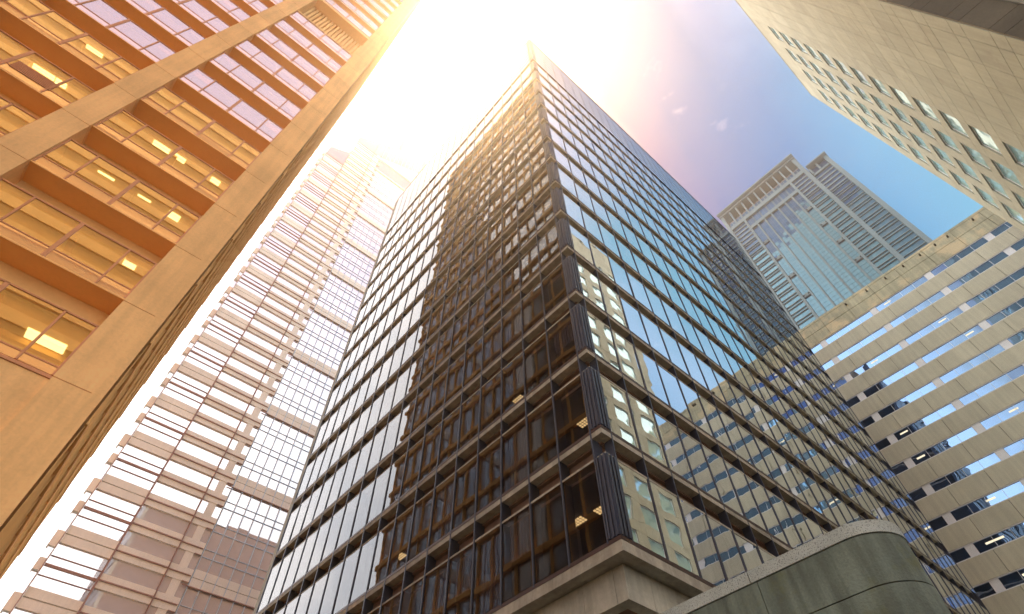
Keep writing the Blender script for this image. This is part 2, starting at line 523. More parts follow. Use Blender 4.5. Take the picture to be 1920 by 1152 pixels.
# office fittings seen through the lowest panes
box('office_column', (12.5, 12.75, 11.0, 11.25, Z0, Z0 + 2.6), M['curtain'], A)
box('office_rail', (11.6, 11.65, AY + 3.0, AY1 - 1, Z0 + 0.45, Z0 + 0.6), M['desk'], A)
def lamp_grid(x, y, z, par, nx=3, ny=5, s=0.07, gap=0.045, m=None):
    bs = []
    for i in range(nx):
        for j in range(ny):
            a = x + i * (s + gap)
            b = y + j * (s + gap)
            bs.append((a, a + s, b, b + s, z - 0.03, z))
    return join('ceiling_lamp', bs, m or M['lamp'], par, stuff=False, label='lit ceiling lamp behind the glass')
for (x, y, z) in [(12.3, 10.5, Z0 + 2.67), (12.4, 9.5, Z0 + 2.67), (12.3, 9.6, Z0 + 2.67 + FH), (12.4, 13.7, Z0 + 2.67 + FH),
                  (12.0, 15.2, Z0 + 2.67), (13.6, 18.8, Z0 + 2.67), (12.4, 17.6, Z0 + 2.67 + FH), (12.2, 13.0, Z0 + 2.67 + 2 * FH), (13.4, 12.2, Z0 + 2.67 + FH),
                  (12.4, 24.2, Z0 + 2.67), (12.3, 21.4, Z0 + 2.67 + FH)]:
    lamp_grid(x, y, z, A)
pieces('window_pane', pr, M['tower_glass_r'], A, cap=170, tilt=0.0045)
pieces('window_pane', pl, M['tower_glass'], A, cap=120, tilt=0.0025)
# drawn blinds and curtains behind some panes
for k in range(0, 7):
    z = Z0 + FH * k
    for i in range(0, 11):
        if random.random() < 0.38:
            hb = random.choice((2.4, 2.4, 1.2, 0.8))
            n = 9
            w = (my_l[i + 1] - my_l[i] - .1) / n
            join('blind', [(AX + 0.30, AX + 0.33, my_l[i] + .05 + q * w, my_l[i] + .05 + q * w + w * .72, z + 2.55 - hb, z + 2.55) for q in range(n)], M['curtain'], A, stuff=False)
# plant screen at the top: close-set rails over glass
tp_r = [(mx_r[i] + 0.035, mx_r[i + 1] - 0.035, AY + .004, AY + .03, ZT + 0.1, ZR) for i in range(len(mx_r) - 1)]
tp_l = [(AX + .004, AX + .03, my_l[i] + 0.035, my_l[i + 1] - 0.035, ZT + 0.1, ZR) for i in range(len(my_l) - 1)]
join('screen_panel', tp_r, M['tower_glass_r'], A)
join('screen_panel', tp_l, M['tower_glass'], A)
box('corner_column', (AX, AX + 0.4, AY, AY + 0.36, ZT, ZR), M['blue_bronze'], A)
for j in range(9):
    z = ZT + 0.0 + j * 1.13
    box('screen_rail', (AX - 0.012, AXG, AY - 0.012, AY + 0.2, z - 0.03, z + 0.03), M['bronze'], A)
    box('screen_rail', (AX - 0.012, AX + 0.2, AY + 0.202, AY1, z - 0.03, z + 0.03), M['bronze'], A)
box('roof', (AX + 0.1, 48.0, AY + 0.15, AY1, ZR - 0.3, ZR - 0.02), M['bronze'], A)
box('roof_edge', (AX - 0.03, AXG, AY - 0.03, AY + 0.3, ZR, ZR + 0.25), M['bronze'], A)
box('roof_edge', (AX - 0.03, AX + 0.3, AY + 0.302, AY1 + 0.1, ZR, ZR + 0.25), M['bronze'], A)
box('end_wall', (AX + 0.2, AXG - 0.2, AY1 + 0.06, AY1 + 0.3, 0, ZR), M['ledge'], A)
box('end_pier', (AX - 0.02, AX + 0.5, AY1 + 0.06, AY1 + 0.5, 0, ZR), M['pale_ledge'], A)
# stone base: deep beam, soffit, wall panels and arched opening
box('base_beam', (AX - 0.02, 47.9, AY - 0.02, AY + 0.3, Z0 - 0.36, Z0 - 0.245), M['pale_ledge'], A)
box('base_beam', (AX - 0.02, AX + 0.3, AY + 0.302, AY1, Z0 - 0.36, Z0 - 0.245), M['pale_ledge'], A)
bx, by = AX + 0.5, AY + 0.47
def base_row(par):
    u = by
    first = True
    while u < AY1 - 1.5:
        box('base_panel', (bx, bx + 0.35, u + (0.36 if first else 0), u + 1.42, 8.26, Z0 - 0.31), M['base_stone'], par)
        u += 1.43
        first = False
    u = bx
    while u < 46:
        box('base_panel', (u, u + 1.02, by, by + 0.35, 8.26, Z0 - 0.31), M['base_stone'], par)
        u += 1.03
base_row(A)
def arch_soffit(axis, u0, v, span, n, par):
    # a shallow vault of stone behind the hanging panels, springing from square columns
    for k in range(n):
        b = u0 + k * span
        def pt(u, z, d):
            return (b + u, v + d, z) if axis == 'x' else (v + d, b + u, z)
        cv = [(0.3 + (span - 0.6) * i / 12, 6.9 + 1.25 * math.sin(math.pi * i / 12) ** 0.6) for i in range(13)]
        f = []
        for i in range(12):
            (ua, za), (ub, zb) = cv[i], cv[i + 1]
            f.append([pt(ua, za, 0), pt(ub, zb, 0), pt(ub, 8.25, 0), pt(ua, 8.25, 0)])
            f.append([pt(ua, za, 0), pt(ub, zb, 0), pt(ub, zb, 1.2), pt(ua, za, 1.2)])
        polymesh('arched_soffit', f, M['base_stone'], par)
        p = [pt(-0.29, 0, 0.05), pt(0.29, 8.2, 1.1)]
        box('base_column', (min(p[0][0], p[1][0]), max(p[0][0], p[1][0]), min(p[0][1], p[1][1]), max(p[0][1], p[1][1]), 0, 8.2), M['base_stone'], par)
arch_soffit('y', by + 0.9, bx + 0.36, 4.2, 6, A)
arch_soffit('x', bx + 1.6, by + 0.36, 4.2, 8, A)
box('ground_floor_glass', (bx + 1.7, 47, by + 1.7, AY1, 0, 8.3), M['dark'], A)
box('base_soffit', (bx + 0.36, 47, by + 0.36, AY1, 8.3, 8.6), M['ledge'], A)

# ================================================================ B: orange stone building on the left
BY, BX = 16.0, -1.02
B = empty('orange_stone_tower', (BX, BY, 0), 'orange stone tower with amber windows between broad piers, filling the upper left', 'office tower')
GY = BY + 0.8
pil = [(-2.32, -1.02), (-8.36, -7.34), (-14.2, -13.2), (-20.1, -19.1), (-26, -25)]
BTOP = 112
def pier(x0, x1):
    z = 0.0
    hs = []
    while z < BTOP:
        h = 3.53 if z > 12 else 4.32
        hs.append((z, min(z + h, BTOP)))
        z += h
    for a, b in hs:
        box('pier_panel', (x0, x1, BY, BY + 1.1, a, b - 0.03), M['orange'], B)
    box('pier_core', (x0 + 0.02, x1 - 0.02, BY + 0.02, BY + 1.08, 0, BTOP), M['orange_frame'], B)
for a, b in pil[:3]:
    pier(a, b)
for a, b in pil[3:]:
    box('pier_panel', (a, b, BY, BY + 1.1, 0, BTOP), M['orange'], B)
hl = [16.95 + 3.53 * i for i in range(0, 10)]     # slab undersides
upper = [57.85 + 3.53 * i for i in range(0, 15)]
bays = [(-7.34, -2.32), (-13.2, -8.36), (-19.1, -14.2), (-25, -20.1)]
panes, frames, tr = [], [], []
def bay_cols(x0, x1):
    w = x1 - x0
    f = [0, 0.205, 0.50, 0.81, 1.0]
    return [x0 + w * q for q in f]
WY = BY + 0.14            # glass plane of the projecting window boxes
GAP = 1.38
levels = [(12.98, 16.6, 0)] + [(16.6 + 3.58 * i, 16.6 + 3.58 * (i + 1), i + 1) for i in range(9)]
levels.append((48.82, 52.35, 10))
lv_up = [(57.85 + 3.5 * i, 57.85 + 3.5 * (i + 1), 20 + i) for i in range(15)]
for bi, (x0, x1) in enumerate(bays):
    cs = bay_cols(x0, x1)
    for (za, zb) in ((0, 4.3), (4.31, 8.62), (8.63, 12.9)):
        box('wall_panel', (x0, x1, BY + 0.12, BY + 1.0, za, zb - 0.01), M['orange'], B)
    for (zb, zt, n) in levels + lv_up:
        ztop = zt - GAP
        if n:
            box('window_soffit', (x0, x1, WY - 0.03, BY + 1.05, zb, zb + 0.07), M['orange_deep'], B)
        else:
            box('sill', (x0, x1, WY - 0.06, BY + 1.0, 12.9, 13.0), M['orange_frame'], B)
        box('lintel', (x0, x1, BY + 1.05, BY + 1.25, ztop - 0.1, zt - 0.004), M['orange_light'], B)
        box('window_head', (x0, x1, WY + 0.05, BY + 1.048, ztop - 0.02, ztop + 0.05), M['orange_frame'], B)
        sill = zb + 0.075
        zr = sill + (0.30 if n == 0 else 0.48)
        for c, x in enumerate(cs):
            wm = 0.03 if c in (1, 3) else 0.06
            xx0, xx1 = x - wm, x + wm
            if c == 0:
                xx0, xx1 = x, x + 0.06
            if c == 4:
                xx0, xx1 = x - 0.07, x
            frames.append((xx0, xx1, WY - 0.03, WY + 0.08, sill, ztop))
            if c < 4:
                a, b = x + 0.035, cs[c + 1] - 0.035
                panes.append((a, b, WY, WY + 0.03, zr + 0.02, ztop - 0.04))
                tr.append((a, b, WY, WY + 0.03, sill, zr - 0.02))
        frames.append((x0, x1, WY - 0.02, WY + 0.06, zr - 0.02, zr + 0.02))
        frames.append((x0, x1, WY - 0.03, WY + 0.06, ztop - 0.05, ztop))
        if bi < 3:
            # ceiling, beams and blinds of the offices
            box('office_ceiling', (x0 + .05, x1 - .05, WY + 0.3, GY + 5.5, ztop - 0.14, ztop - 0.04), M['orange_int'], B)
            for yb in (WY + 1.75, WY + 2.6):
                box('ceiling_beam', (x0 + .05, x1 - .05, yb, yb + 0.18, ztop - 0.36, ztop - 0.14), M['orange_int2'], B)
            box('ceiling_beam', (x0 + (x1 - x0) * .5 - .1, x0 + (x1 - x0) * .5 + .1, WY + 0.4, WY + 3, ztop - 0.34, ztop - 0.142), M['orange_int2'], B)
            if n < 9:
                for c in range(4):
                    if random.random() < 0.35:
                        hb = random.uniform(0.2, 0.7)
                        box('blind', (cs[c] + .07, cs[c + 1] - .07, WY + 0.14, WY + 0.16, ztop - hb, ztop - .06), M['orange_light'] if random.random() < .6 else M['orange_int2'], B)
    # plant level with ribs behind a deep opening
    for r in range(17):
        xx = x0 + (x1 - x0) * (r + 0.2) / 17
        if bi < 2:
            box('louver_rib', (xx, xx + 0.17, GY + 0.1, GY + 0.5, 51.1, 57.28), M['orange_light'], B)
    box('louver_back', (x0, x1, GY + 0.45, GY + 0.6, 51.0, 57.3), M['orange_deep'], B)
    box('slab_edge', (x0, x1, BY + 0.08, GY + 0.44, 50.97, 51.2), M['orange_light'], B)
    box('slab_edge', (x0, x1, BY + 0.04, GY + 0.6, 57.3, 57.85), M['orange_deep'], B)
box('back_wall', (-40, BX - 0.35, GY + 5.6, GY + 5.8, 0, BTOP), M['orange_int2'], B)
box('partition', (-7.9, -7.8, GY + 0.35, GY + 5.5, 0, BTOP), M['orange_int2'], B)
pieces('window_frame', frames, M['orange_frame'], B, cap=290)
pieces('window_pane', panes, M['orange_glass'], B, cap=200, tilt=0.0012)
pieces('transom_pane', tr, M['orange_spandrel_glass'], B, cap=90, tilt=0.0012)
# lit office lamps
for (x, y, n, w, l) in [(-3.9, 17.35, 0, 1.1, .5), (-5.4, 17.7, 1, .6, .12), (-3.9, 17.7, 1, .5, .12), (-3.25, 16.45, 1, .4, .35), (-3.4, 16.5, 2, .45, .35),
                        (-6.1, 16.6, 2, .6, .1), (-4.6, 16.6, 2, .5, .1), (-3.2, 16.46, 3, .4, .3), (-5.8, 16.46, 3, .7, .3), (-4.9, 16.46, 3, .5, .3),
                        (-10.6, 16.5, 3, .8, .25), (-9.75, 16.5, 3, .4, .3), (-11.2, 17.0, 1, .6, .12), (-10.6, 16.5, 4, .7, .22)]:
    z = levels[n][1] - GAP - .142
    n = max(2, int(l / 0.11))
    bs = [(x, x + w, y + i * l / n, y + (i + 0.72) * l / n, z - 0.03, z) for i in range(n)]
    join('ceiling_lamp', bs, M['lamp_bright'], B, stuff=False, label='lit strip lamps behind the amber glass')
# air grilles in two openings of the second bay
for z in (20.75, 24.25):
    bs = [(-10.6, -9.2, WY - 0.04, WY - 0.005, z + .0 + i * 0.09, z + i * 0.09 + 0.05) for i in range(7)]
    join('air_grille', bs, M['orange_frame'], B, stuff=False)
# side face, seen edge-on
SY1 = 42.5
sm = [BY + 1.3 + 1.45 * i for i in range(18)]
sp, sf, sb = [], [], []
allz = [z for z, _, _ in levels] + [50.97, 54.4] + [z for z, _, _ in lv_up] + [BTOP - 1]
for y in sm:
    sf.append((BX - 0.25, BX + 0.02, y - 0.04, y + 0.04, 4, BTOP))
for i, z in enumerate(allz):
    sb.append((BX - 0.3, BX + 0.06, BY + 1.15, SY1, z - 0.2, z + 0.2))
    zt = allz[i + 1] if i + 1 < len(allz) else BTOP
    for j in range(len(sm) - 1):
        sp.append((BX - 0.2, BX - 0.17, sm[j] + 0.06, sm[j + 1] - 0.06, z + 0.2, zt - 0.2))
pieces('side_mullion', sf, M['orange_deep'], B, cap=60)
for b in sb:
    box('side_spandrel', b, M['orange_deep'], B)
pieces('side_pane', sp, M['white_glass'], B, cap=10)
box('corner_pier', (BX - 0.3, BX, BY + 0.002, BY + 1.15, 0, BTOP), M['orange'], B)
box('side_wall', (BX - 0.6, BX - 0.35, BY + 1.15, SY1 - 0.01, 0, BTOP), M['orange_deep'], B)
box('roof', (-40, BX - 0.6, BY + 0.9, SY1, BTOP - 0.5, BTOP - 0.1), M['orange'], B)

# ================================================================ C: pale tower with antenna
CY = 75.0
C_ = empty('pale_banded_tower', (0.6, CY, 0), 'pale banded skyscraper with antenna on its faceted crown, beside the orange tower', 'skyscraper')
K = 3.445
bands, lines, glz, mul = [], [], [], []
zz = 2.0
base = 37.46 - K * 10
i = 0
# section two and stepped strip: a band every floor
while base + K * i < 176:
    z = base + K * i
    top2 = 171.0
    if z < top2 - 2:
        bands.append((6.15, 12.0, CY - 0.25, CY + 0.1, z - 0.75, z + 0.85))
        lines.append((6.15, 12.0, CY - 0.40, CY - 0.25, z + 0.0, z + 0.13))
        bands.append((12.18, 14.9, CY - 0.18, CY + 0.1, z - 0.75, z + 0.85))
        lines.append((12.18, 14.8, CY - 0.32, CY - 0.18, z + 0.0, z + 0.11))
        bands.append((13.05, 14.05, CY - 0.12, CY + 0.1, z + 0.85, z + K - 0.75))
        lines.append((14.1, 14.9, CY - 0.3, CY - 0.17, z + K - 0.80, z + K - 0.70))
        glz.append((6.15, 12.0, CY, CY + 0.05, z + 0.85, z + K - 0.75))
        glz.append((12.18, 13.05, CY, CY + 0.05, z + 0.85, z + K - 0.75))
        glz.append((14.05, 14.9, CY, CY + 0.05, z + 0.85, z + K - 0.75))
    i += 1
# section one: a band every second floor with thin rails between
z = 37.5 - 6.89 * 5
while z < 152:
    bands.append((0.75, 5.95, CY - 0.25, CY + 0.1, z - 1.05, z - 0.08))
    bands.append((0.75, 5.95, CY - 0.20, CY + 0.1, z + 0.08, z + 1.05))
    bands.append((-0.15, 0.74, CY + 0.55, CY + 1.6, z - 1.25, z + 0.55))
    bands.append((-0.05, 0.74, CY + 0.35, CY + 1.6, z + 2.9, z + 4.2))
    glz.append((0.75, 5.95, CY, CY + 0.05, z + 1.05, z + 6.89 - 1.05))
    glz.append((0.05, 0.74, CY + 0.7, CY + 1.5, z + 0.6, z + 2.8))
    glz.append((0.05, 0.74, CY + 0.7, CY + 1.5, z + 4.3, z + 5.5))
    for d, h in ((2.3, .07), (3.3, .28), (4.4, .07)):
        lines.append((0.75, 5.95, CY - 0.12, CY - 0.002, z + d, z + d + h))
    z += 6.89
# vertical seams
for x, w in ((5.97, .16), (12.02, .09), (0.62, .1)):
    box('seam_pier', (x, x + w, CY - 0.45, CY + 0.1, 0, 159 if x < 3 else (161 if x < 6 else 178)), M['cream_line'], C_)
# curtain wall on the right
XR = 44
cz = 36.4 - 13.78 * 2
cb, cg, cr = [], [], []
while cz < 150:
    cb.append((15.0, XR, CY - 0.2, CY + 0.1, cz, cz + 1.0))
    cb.append((15.0, XR, CY - 0.15, CY + 0.1, cz + 1.12, cz + 2.1))
    lines.append((14.3, XR, CY - 0.3, CY - 0.2, cz - 0.12, cz - 0.002))
    for f in range(4):
        za = cz + 2.1 if f == 0 else cz + f * K + 0.35
        zb = cz + (f + 1) * K + (0.33 if f < 3 else 0)
        x = 15.05
        while x < XR:
            cg.append((x + .06, x + 1.42, CY, CY + 0.05, za, zb - 0.1))
            x += 1.45
        if f:
            cr.append((15.0, XR, CY - 0.1, CY - 0.002, cz + f * K + 0.25, cz + f * K + 0.34))
            cr.append((15.0, XR, CY - 0.1, CY - 0.002, cz + f * K + 1.25, cz + f * K + 1.31))
    cz += 13.78
x = 15.0
while x < XR:
    mul.append((x - 0.03, x + 0.05, CY - 0.24, CY + 0.05, 2, 161))
    x += 1.45
pieces('cladding_band', bands, M['cream'], C_, cap=280)
pieces('cladding_band', cb, M['cream'], C_, cap=19)
pieces('band_line', lines, M['cream_line'], C_, cap=280)
pieces('window_pane', glz, M['white_glass'], C_, cap=180, tilt=0.002)
pieces('window_pane', cg, M['white_glass'], C_, cap=115, tilt=0.002)
pieces('curtain_rail', cr, M['pale_mullion'], C_, cap=100)
for b in mul:
    box('curtain_mullion', b, M['pale_mullion'], C_)
# tops: sloping parapets of the stepped sections, then the faceted crown
prism('parapet', [(0.75, CY - 0.1), (5.97, CY - 0.1), (5.97, CY + 8), (0.75, CY + 8)], 151.5, [155.9, 160.5, 160.5, 155.9], M['lilac_glass'], C_)
prism('parapet', [(6.1, CY - 0.12), (13.4, CY - 0.12), (13.4, CY + 8), (6.1, CY + 8)], 170.3, [174, 181, 181, 174], M['lilac_glass'], C_)
prism('crown', [(13.4, CY - 0.05), (28.0, CY - 0.05), (38, CY + 9), (38, CY + 24), (13.4, CY + 24)], 162.0, [181.0, 192.6, 200, 200, 190], M['lilac_glass'], C_)
prism('crown_band', [(14.2, CY - 0.3), (28.1, CY - 0.3), (38.2, CY + 8.8), (38.2, CY + 10), (27.9, CY + 0.5), (14.2, CY + 0.5)], 161.2, 162.0, M['cream'], C_)
prism('crown_band', [(14.0, CY - 0.3), (28.1, CY - 0.3), (38.2, CY + 8.8), (38.2, CY + 10), (27.9, CY + 0.5), (14.0, CY + 0.5)], [169.0][0], [170.0, 178.6, 186, 186, 178.6, 170.0], M['cream'], C_)
for i in range(11):
    x = 14.6 + i * 1.3
    box('crown_fin', (x, x + 0.14, CY - 0.35, CY - 0.06, 170 + (x - 14.6) * .63, 181.5 + (x - 14.6) * .78), M['cream'], C_)
box('shaft', (0.8, 60, CY + 0.12, CY + 40, 0, 158), M['cream'], C_)
box('shaft', (6.2, 40, CY + 0.13, CY + 38, 158.01, 171), M['cream'], C_)
# antenna mast: stacked tapering drums with small dipole arms
am = bmesh.new()
def drum(bm, x, y, z0, z1, r0, r1, n=10):
    a = [bm.verts.new((x + r0 * math.cos(2 * math.pi * i / n), y + r0 * math.sin(2 * math.pi * i / n), z0)) for i in range(n)]
    b = [bm.verts.new((x + r1 * math.cos(2 * math.pi * i / n), y + r1 * math.sin(2 * math.pi * i / n), z1)) for i in range(n)]
    for i in range(n):
        bm.faces.new((a[i], a[(i + 1) % n], b[(i + 1) % n], b[i]))
    bm.faces.new(a[::-1]); bm.faces.new(b)
ax_, ay_ = 21.6, 84.0
zz = 180.0
for (h, r0, r1) in ((32, 1.0, 1.0), (6, .95, .9), (5, .8, .8), (5, .62, .58), (4, .4, .4), (4.5, .2, .12)):
    drum(am, 0, 0, zz, zz + h, r0, r1); zz += h
for i in range(9):
    zc = 214 + i * 1.9
    r = 1.5 - i * 0.09
    for k in range(4):
        t = k * math.pi / 2 + i * .3
        v = [am.verts.new((math.cos(t) * q - math.sin(t) * s * .08, math.sin(t) * q + math.cos(t) * s * .08, zc + w * .12)) for q in (0.2, r) for s in (-1, 1) for w in (-1, 1)]
        for q in ((0, 1, 3, 2), (4, 6, 7, 5), (0, 4, 5, 1), (2, 3, 7, 6), (0, 2, 6, 4), (1, 5, 7, 3)):
            am.faces.new([v[j] for j in q])
me = bpy.data.meshes.new('antenna_mast')
am.to_mesh(me); am.free()
me.materials.append(M['cream_line'])
place('antenna_mast', me, (ax_, ay_, 0), C_)

# ================================================================ D: teal glass tower on the right
DX, DK = 126.0, 1.4
D = empty('teal_glass_tower', (DX, 0, 0), 'grey and teal skyscraper with colonnaded roof, rising behind the beige block', 'skyscraper')
def dz(z): return 1.6 + (z - 1.6) * DK
def db(y0, y1, z0, z1, out=0.0, dep=0.5):
    return (DX - out, DX + dep, min(y0, y1) * DK, max(y0, y1) * DK, dz(z0), dz(z1))
gy = [-3.3 + 1.9 * i for i in range(-2, 10)]
stone, nav, teal, lin, lin2 = [], [], [], [], []
# piers
for y, w, zt in ((14.2, .38, 136), (10.0, .26, 129), (-3.3, .26, 129), (-7.35, .42, 136.9), (-12.4, .42, 129.0)):
    stone.append(db(y - w, y + w, 0, zt, 0.9))
for y in gy[3:9]:
    stone.append(db(y - .17, y + .17, 0, 124.2, 0.7))
for y in gy:
    if abs(y - 13.8) > .5:
        stone.append(db(y - .19, y + .19, 130.25, 136.0, 0.8))
for (y0, y1, z0, z1, o) in ((-7.0, 13.85, 128.9, 130.25, .75), (-3.05, 9.75, 124.3, 125.4, .72), (-7.8, 14.6, 136.0, 136.6, 1.3)):
    stone.append(db(y0, y1, z0, z1, o))
for b in stone:
    box('precast_pier' if b[5] - b[4] > b[3] - b[2] else 'precast_band', b, M['grey_stone'], D)
box('roof_slab', (DX - 2.6, DX + 30, -8.0 * DK, 14.8 * DK, dz(136.6), dz(137.0)), M['grey_stone'], D)
box('roof_slab', (DX - 2.2, DX + 30, -13.0 * DK, -8.0 * DK - .01, dz(128.6), dz(129.0)), M['grey_stone'], D)
box('roof_screen', (DX + 3.2, DX + 3.6, -7 * DK, 13.8 * DK, dz(130.3), dz(136.0)), M['brown_recess'], D)
for i in range(11):
    y = (gy[i] + gy[i + 1]) / 2
    nav.append((DX + 0.4, DX + 0.45, (y - .7) * DK, (y + .75) * DK, dz(130.3), dz(132.6)))
    lin2.append((DX + 0.2, DX + 0.39, (y - .07) * DK, (y + .07) * DK, dz(130.3), dz(133.2)))
# row of tall windows under the colonnade
for i in range(2, 9):
    for s in (0, 1):
        a = gy[i] + .2 + s * .78
        nav.append((DX, DX + .05, a * DK, (a + .70) * DK, dz(125.4), dz(128.9)))
# central glazing
for i in range(2, 9):
    for s in (0, 1):
        a = gy[i] + .2 + s * .77
        z = 80.0
        while z < 124.2:
            zt = min(z + 1.2, 124.2)
            lit = nav if (z > 117 - (i - 2) * .9 + random.uniform(-3.5, 3.5)) else teal
            lit.append((DX, DX + .05, a * DK, (a + .70) * DK, dz(z), dz(zt) - .09))
            z += 1.2
stone2 = []
# ribbed outer bays
for (y0, y1, zmax, split) in ((10.28, 13.8, 128.9, 117), (-6.9, -3.58, 128.9, 119), (-11.95, -7.8, 125, 112)):
    z = zmax
    j = 0
    while z > 78:
        h = 1.35 if j % 2 == 0 else 0.62
        if j < 5:
            h = 1.05
        n = 4
        w = (y1 - y0) / n
        for q in range(n):
            (nav if z > split + random.uniform(-1, 1) else teal).append((DX, DX + .05, (y0 + w * q + .02) * DK, (y0 + w * (q + 1) - .02) * DK, dz(z - h), dz(z)))
        g_ = 0.5 if j < 5 else 0.20
        (stone2 if j < 5 else lin).append((DX - 0.35, DX + .1, y0 * DK, y1 * DK, dz(z - h - g_) + .02, dz(z - h) - .02))
        z -= h + g_
        j += 1
for b in stone2:
    box('precast_band', b, M['grey_stone'], D)
pieces('ribbed_rail', lin, M['grey_stone'], D, cap=120, minarea=20)
pieces('colonnade_mullion', lin2, M['grey_stone'], D, cap=20, minarea=10)
pieces('window_pane', nav, M['navy_glass'], D, cap=120, tilt=0.004, minpx=7, minarea=18)
pieces('window_pane', teal, M['teal_glass'], D, cap=175, tilt=0.004, minpx=7, minarea=18)
# plant notches
for y in (9.0, -2.4):
    for z in (116.8, 109.5, 102.2, 94.9, 87.6):
        box('plant_band', db(y - .72, y + .72, z - .1, z + .75, 0.3), M['grey_stone'], D)
        join('vent_slot', [db(y - .7, y - .4, z + .2, z + .5, 0.45), db(y + .4, y + .7, z + .2, z + .5, 0.45), db(y - .72, y + .72, z - .35, z - .12, 0.3)], M['dark'], D, stuff=False)
box('wing_screen', (DX - .6, DX + .2, -11.9 * DK, -8.0 * DK, dz(125.2), dz(125.9)), M['grey_stone'], D)
for y in (-8.2, -10.0):
    box('wing_post', db(y - .2, y + .2, 125.9, 128.6, .8), M['grey_stone'], D)
box('wing_glass', db(-11.9, -8.0, 125.9, 128.5, -.2), M['navy_glass'], D)
box('shaft', (DX + 0.15, DX + 40, -7.9 * DK, 14.4 * DK, 0, dz(130.2)), M['teal_line'], D)
box('shaft', (DX + 0.15, DX + 40, -12.7 * DK, -7.9 * DK - .01, 0, dz(125.2)), M['teal_line'], D)
box('plant_house', (DX + 3.8, DX + 36, -7 * DK, 14 * DK, dz(130.2), dz(136.0)), M['brown_recess'], D)
# side wall of the step, with openings
for i in range(7):
    box('side_opening', (DX + 2.5 + i * 4.6, DX + 4.7 + i * 4.6, -12.85 * DK - .05, -12.85 * DK + .3, dz(126.0), dz(128.0)), M['dark'], D)
box('side_cornice', (DX - .4, DX + 36, -12.85 * DK, -12.7 * DK - .005, dz(100), dz(128.6)), M['grey_stone'], D)

# ================================================================ E: beige building with ribbon windows
EX, EK = 67.2, 1.12
E = empty('beige_ribbon_building', (EX, 0, 0), 'broad beige office block with long ribbons of blue windows, right of the dark tower', 'office building')
def ez(z): return 1.6 + (z - 1.6) * EK
y_lo, y_hi = -40.0, 13.0
wins, whites, span, fr = [], [], [], []
for k in range(19):
    zt, zb = 55.80 - 3.065 * k, 54.78 - 3.065 * k
    zn = 55.80 - 3.065 * (k + 1)
    y = 8.25 + 6.72
    while y > y_lo:
        whites.append((EX - 0.02, EX + 0.06, (y - .75) * EK, y * EK, ez(zb) + .05, ez(zt) - .05))
        for q in range(4):
            a = y - .75 - 1.4925 * q
            wins.append((EX + .03, EX + .06, (a - 1.4925) * EK + .02, a * EK - .02, ez(zb) + .05, ez(zt) - .05))
            if q:
                fr.append((EX - .01, EX + .05, a * EK - .02, a * EK + .02, ez(zb) + .05, ez(zt) - .05))
        y -= 6.72
    for zz_ in (zt, zb):
        box('window_rail', (EX - 0.06, EX + 0.1, y_lo * EK, 15 * EK, ez(zz_) - .045, ez(zz_) + .045), M['white_frame'], E)
    y = 13.2 + (k % 2) * 0
    while y > y_lo:
        span.append((EX - 0.10, EX + 0.1, (y - 3.36) * EK + .045, y * EK, ez(zn) + .055, ez(zb) - .055))
        y -= 3.36
for j, (za, zb_) in enumerate(((55.86, 57.55), (57.57, 58.95), (58.97, 59.3))):
    y = 13.2
    while y > y_lo:
        span.append((EX - 0.12 - .03 * j, EX + 0.1, (y - 3.36) * EK + .045, y * EK, ez(za), ez(zb_)))
        y -= 3.36
top_sp = [b for b in span if b[5] > ez(56)]
span = [b for b in span if b[5] <= ez(56)]
pieces('spandrel_panel', span, M['beige'], E, cap=200)
pieces('parapet_panel', top_sp, M['beige_top'], E, cap=60)
pieces('window_pane', wins, M['ribbon_glass'], E, cap=295, tilt=0.004)
pieces('white_panel', whites, M['white_panel'], E, cap=80)
pieces('window_mullion', fr, M['white_frame'], E, cap=150, minarea=8)
box('wall_backing', (EX + .11, EX + 30, y_lo * EK, 15 * EK, 0, ez(59.2)), M['joint'], E)
for y in (-14.23, -10.99, -9.34, -7.31, -5.0, -2.46, 0.3, 3.4):
    box('drain_spout', (EX - 0.55, EX - .1, y - .1, y + .1, 65.2, 65.36), M['joint'], E)
# office lamps seen in or mirrored by the ribbons
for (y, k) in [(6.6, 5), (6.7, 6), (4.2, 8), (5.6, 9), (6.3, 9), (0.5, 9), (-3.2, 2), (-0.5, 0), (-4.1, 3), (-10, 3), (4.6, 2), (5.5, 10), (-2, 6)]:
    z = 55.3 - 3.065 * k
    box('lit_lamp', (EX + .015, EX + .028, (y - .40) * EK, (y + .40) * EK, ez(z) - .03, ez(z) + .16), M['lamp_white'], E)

# ================================================================ F: stone building with punched windows
FY, FX0, FX1, FZ = -11.85, 21.84, 49.2, 85.2
Fb = empty('limestone_window_block', (FX0, FY, 0), 'cream stone tower with four columns of punched windows, in the upper right corner', 'office tower')
T = 0.5
wx = [33.5 + 3.87 * i for i in range(4)]
rows = [78.78 - 3.415 * k for k in range(23)]
st = []
def punched_window(x, zb, z):
    fb = [(b[0], b[1], FY - .20, FY - .10, b[2], b[3]) for b in
          ((x, x + .07, zb, z), (x + 2.29, x + 2.36, zb, z), (x + .07, x + 2.29, zb, zb + .07), (x + .07, x + 2.29, z - .07, z))]
    key = 'punched'
    if key not in box_mesh.cache:
        o = join('window', fb, M['white_frame'], Fb, stuff=False)
        box_mesh.cache[key] = o.data
    else:
        o = place('window', box_mesh.cache[key], (x, FY - .20, zb), Fb)
    p = bpy.data.objects.new('pane', box_mesh('pane', 2.22, .03, z - zb - .14, M['aqua_glass']))
    COL.objects.link(p)
    p.parent = o
    p.location = (1.18, .04, (z - zb) / 2)
    p.rotation_euler = (random.gauss(0, .006), random.gauss(0, .006), random.gauss(0, .006))
xj = [FX0, 23.0, 25.1, 27.2, 29.3, 31.4, 33.5]
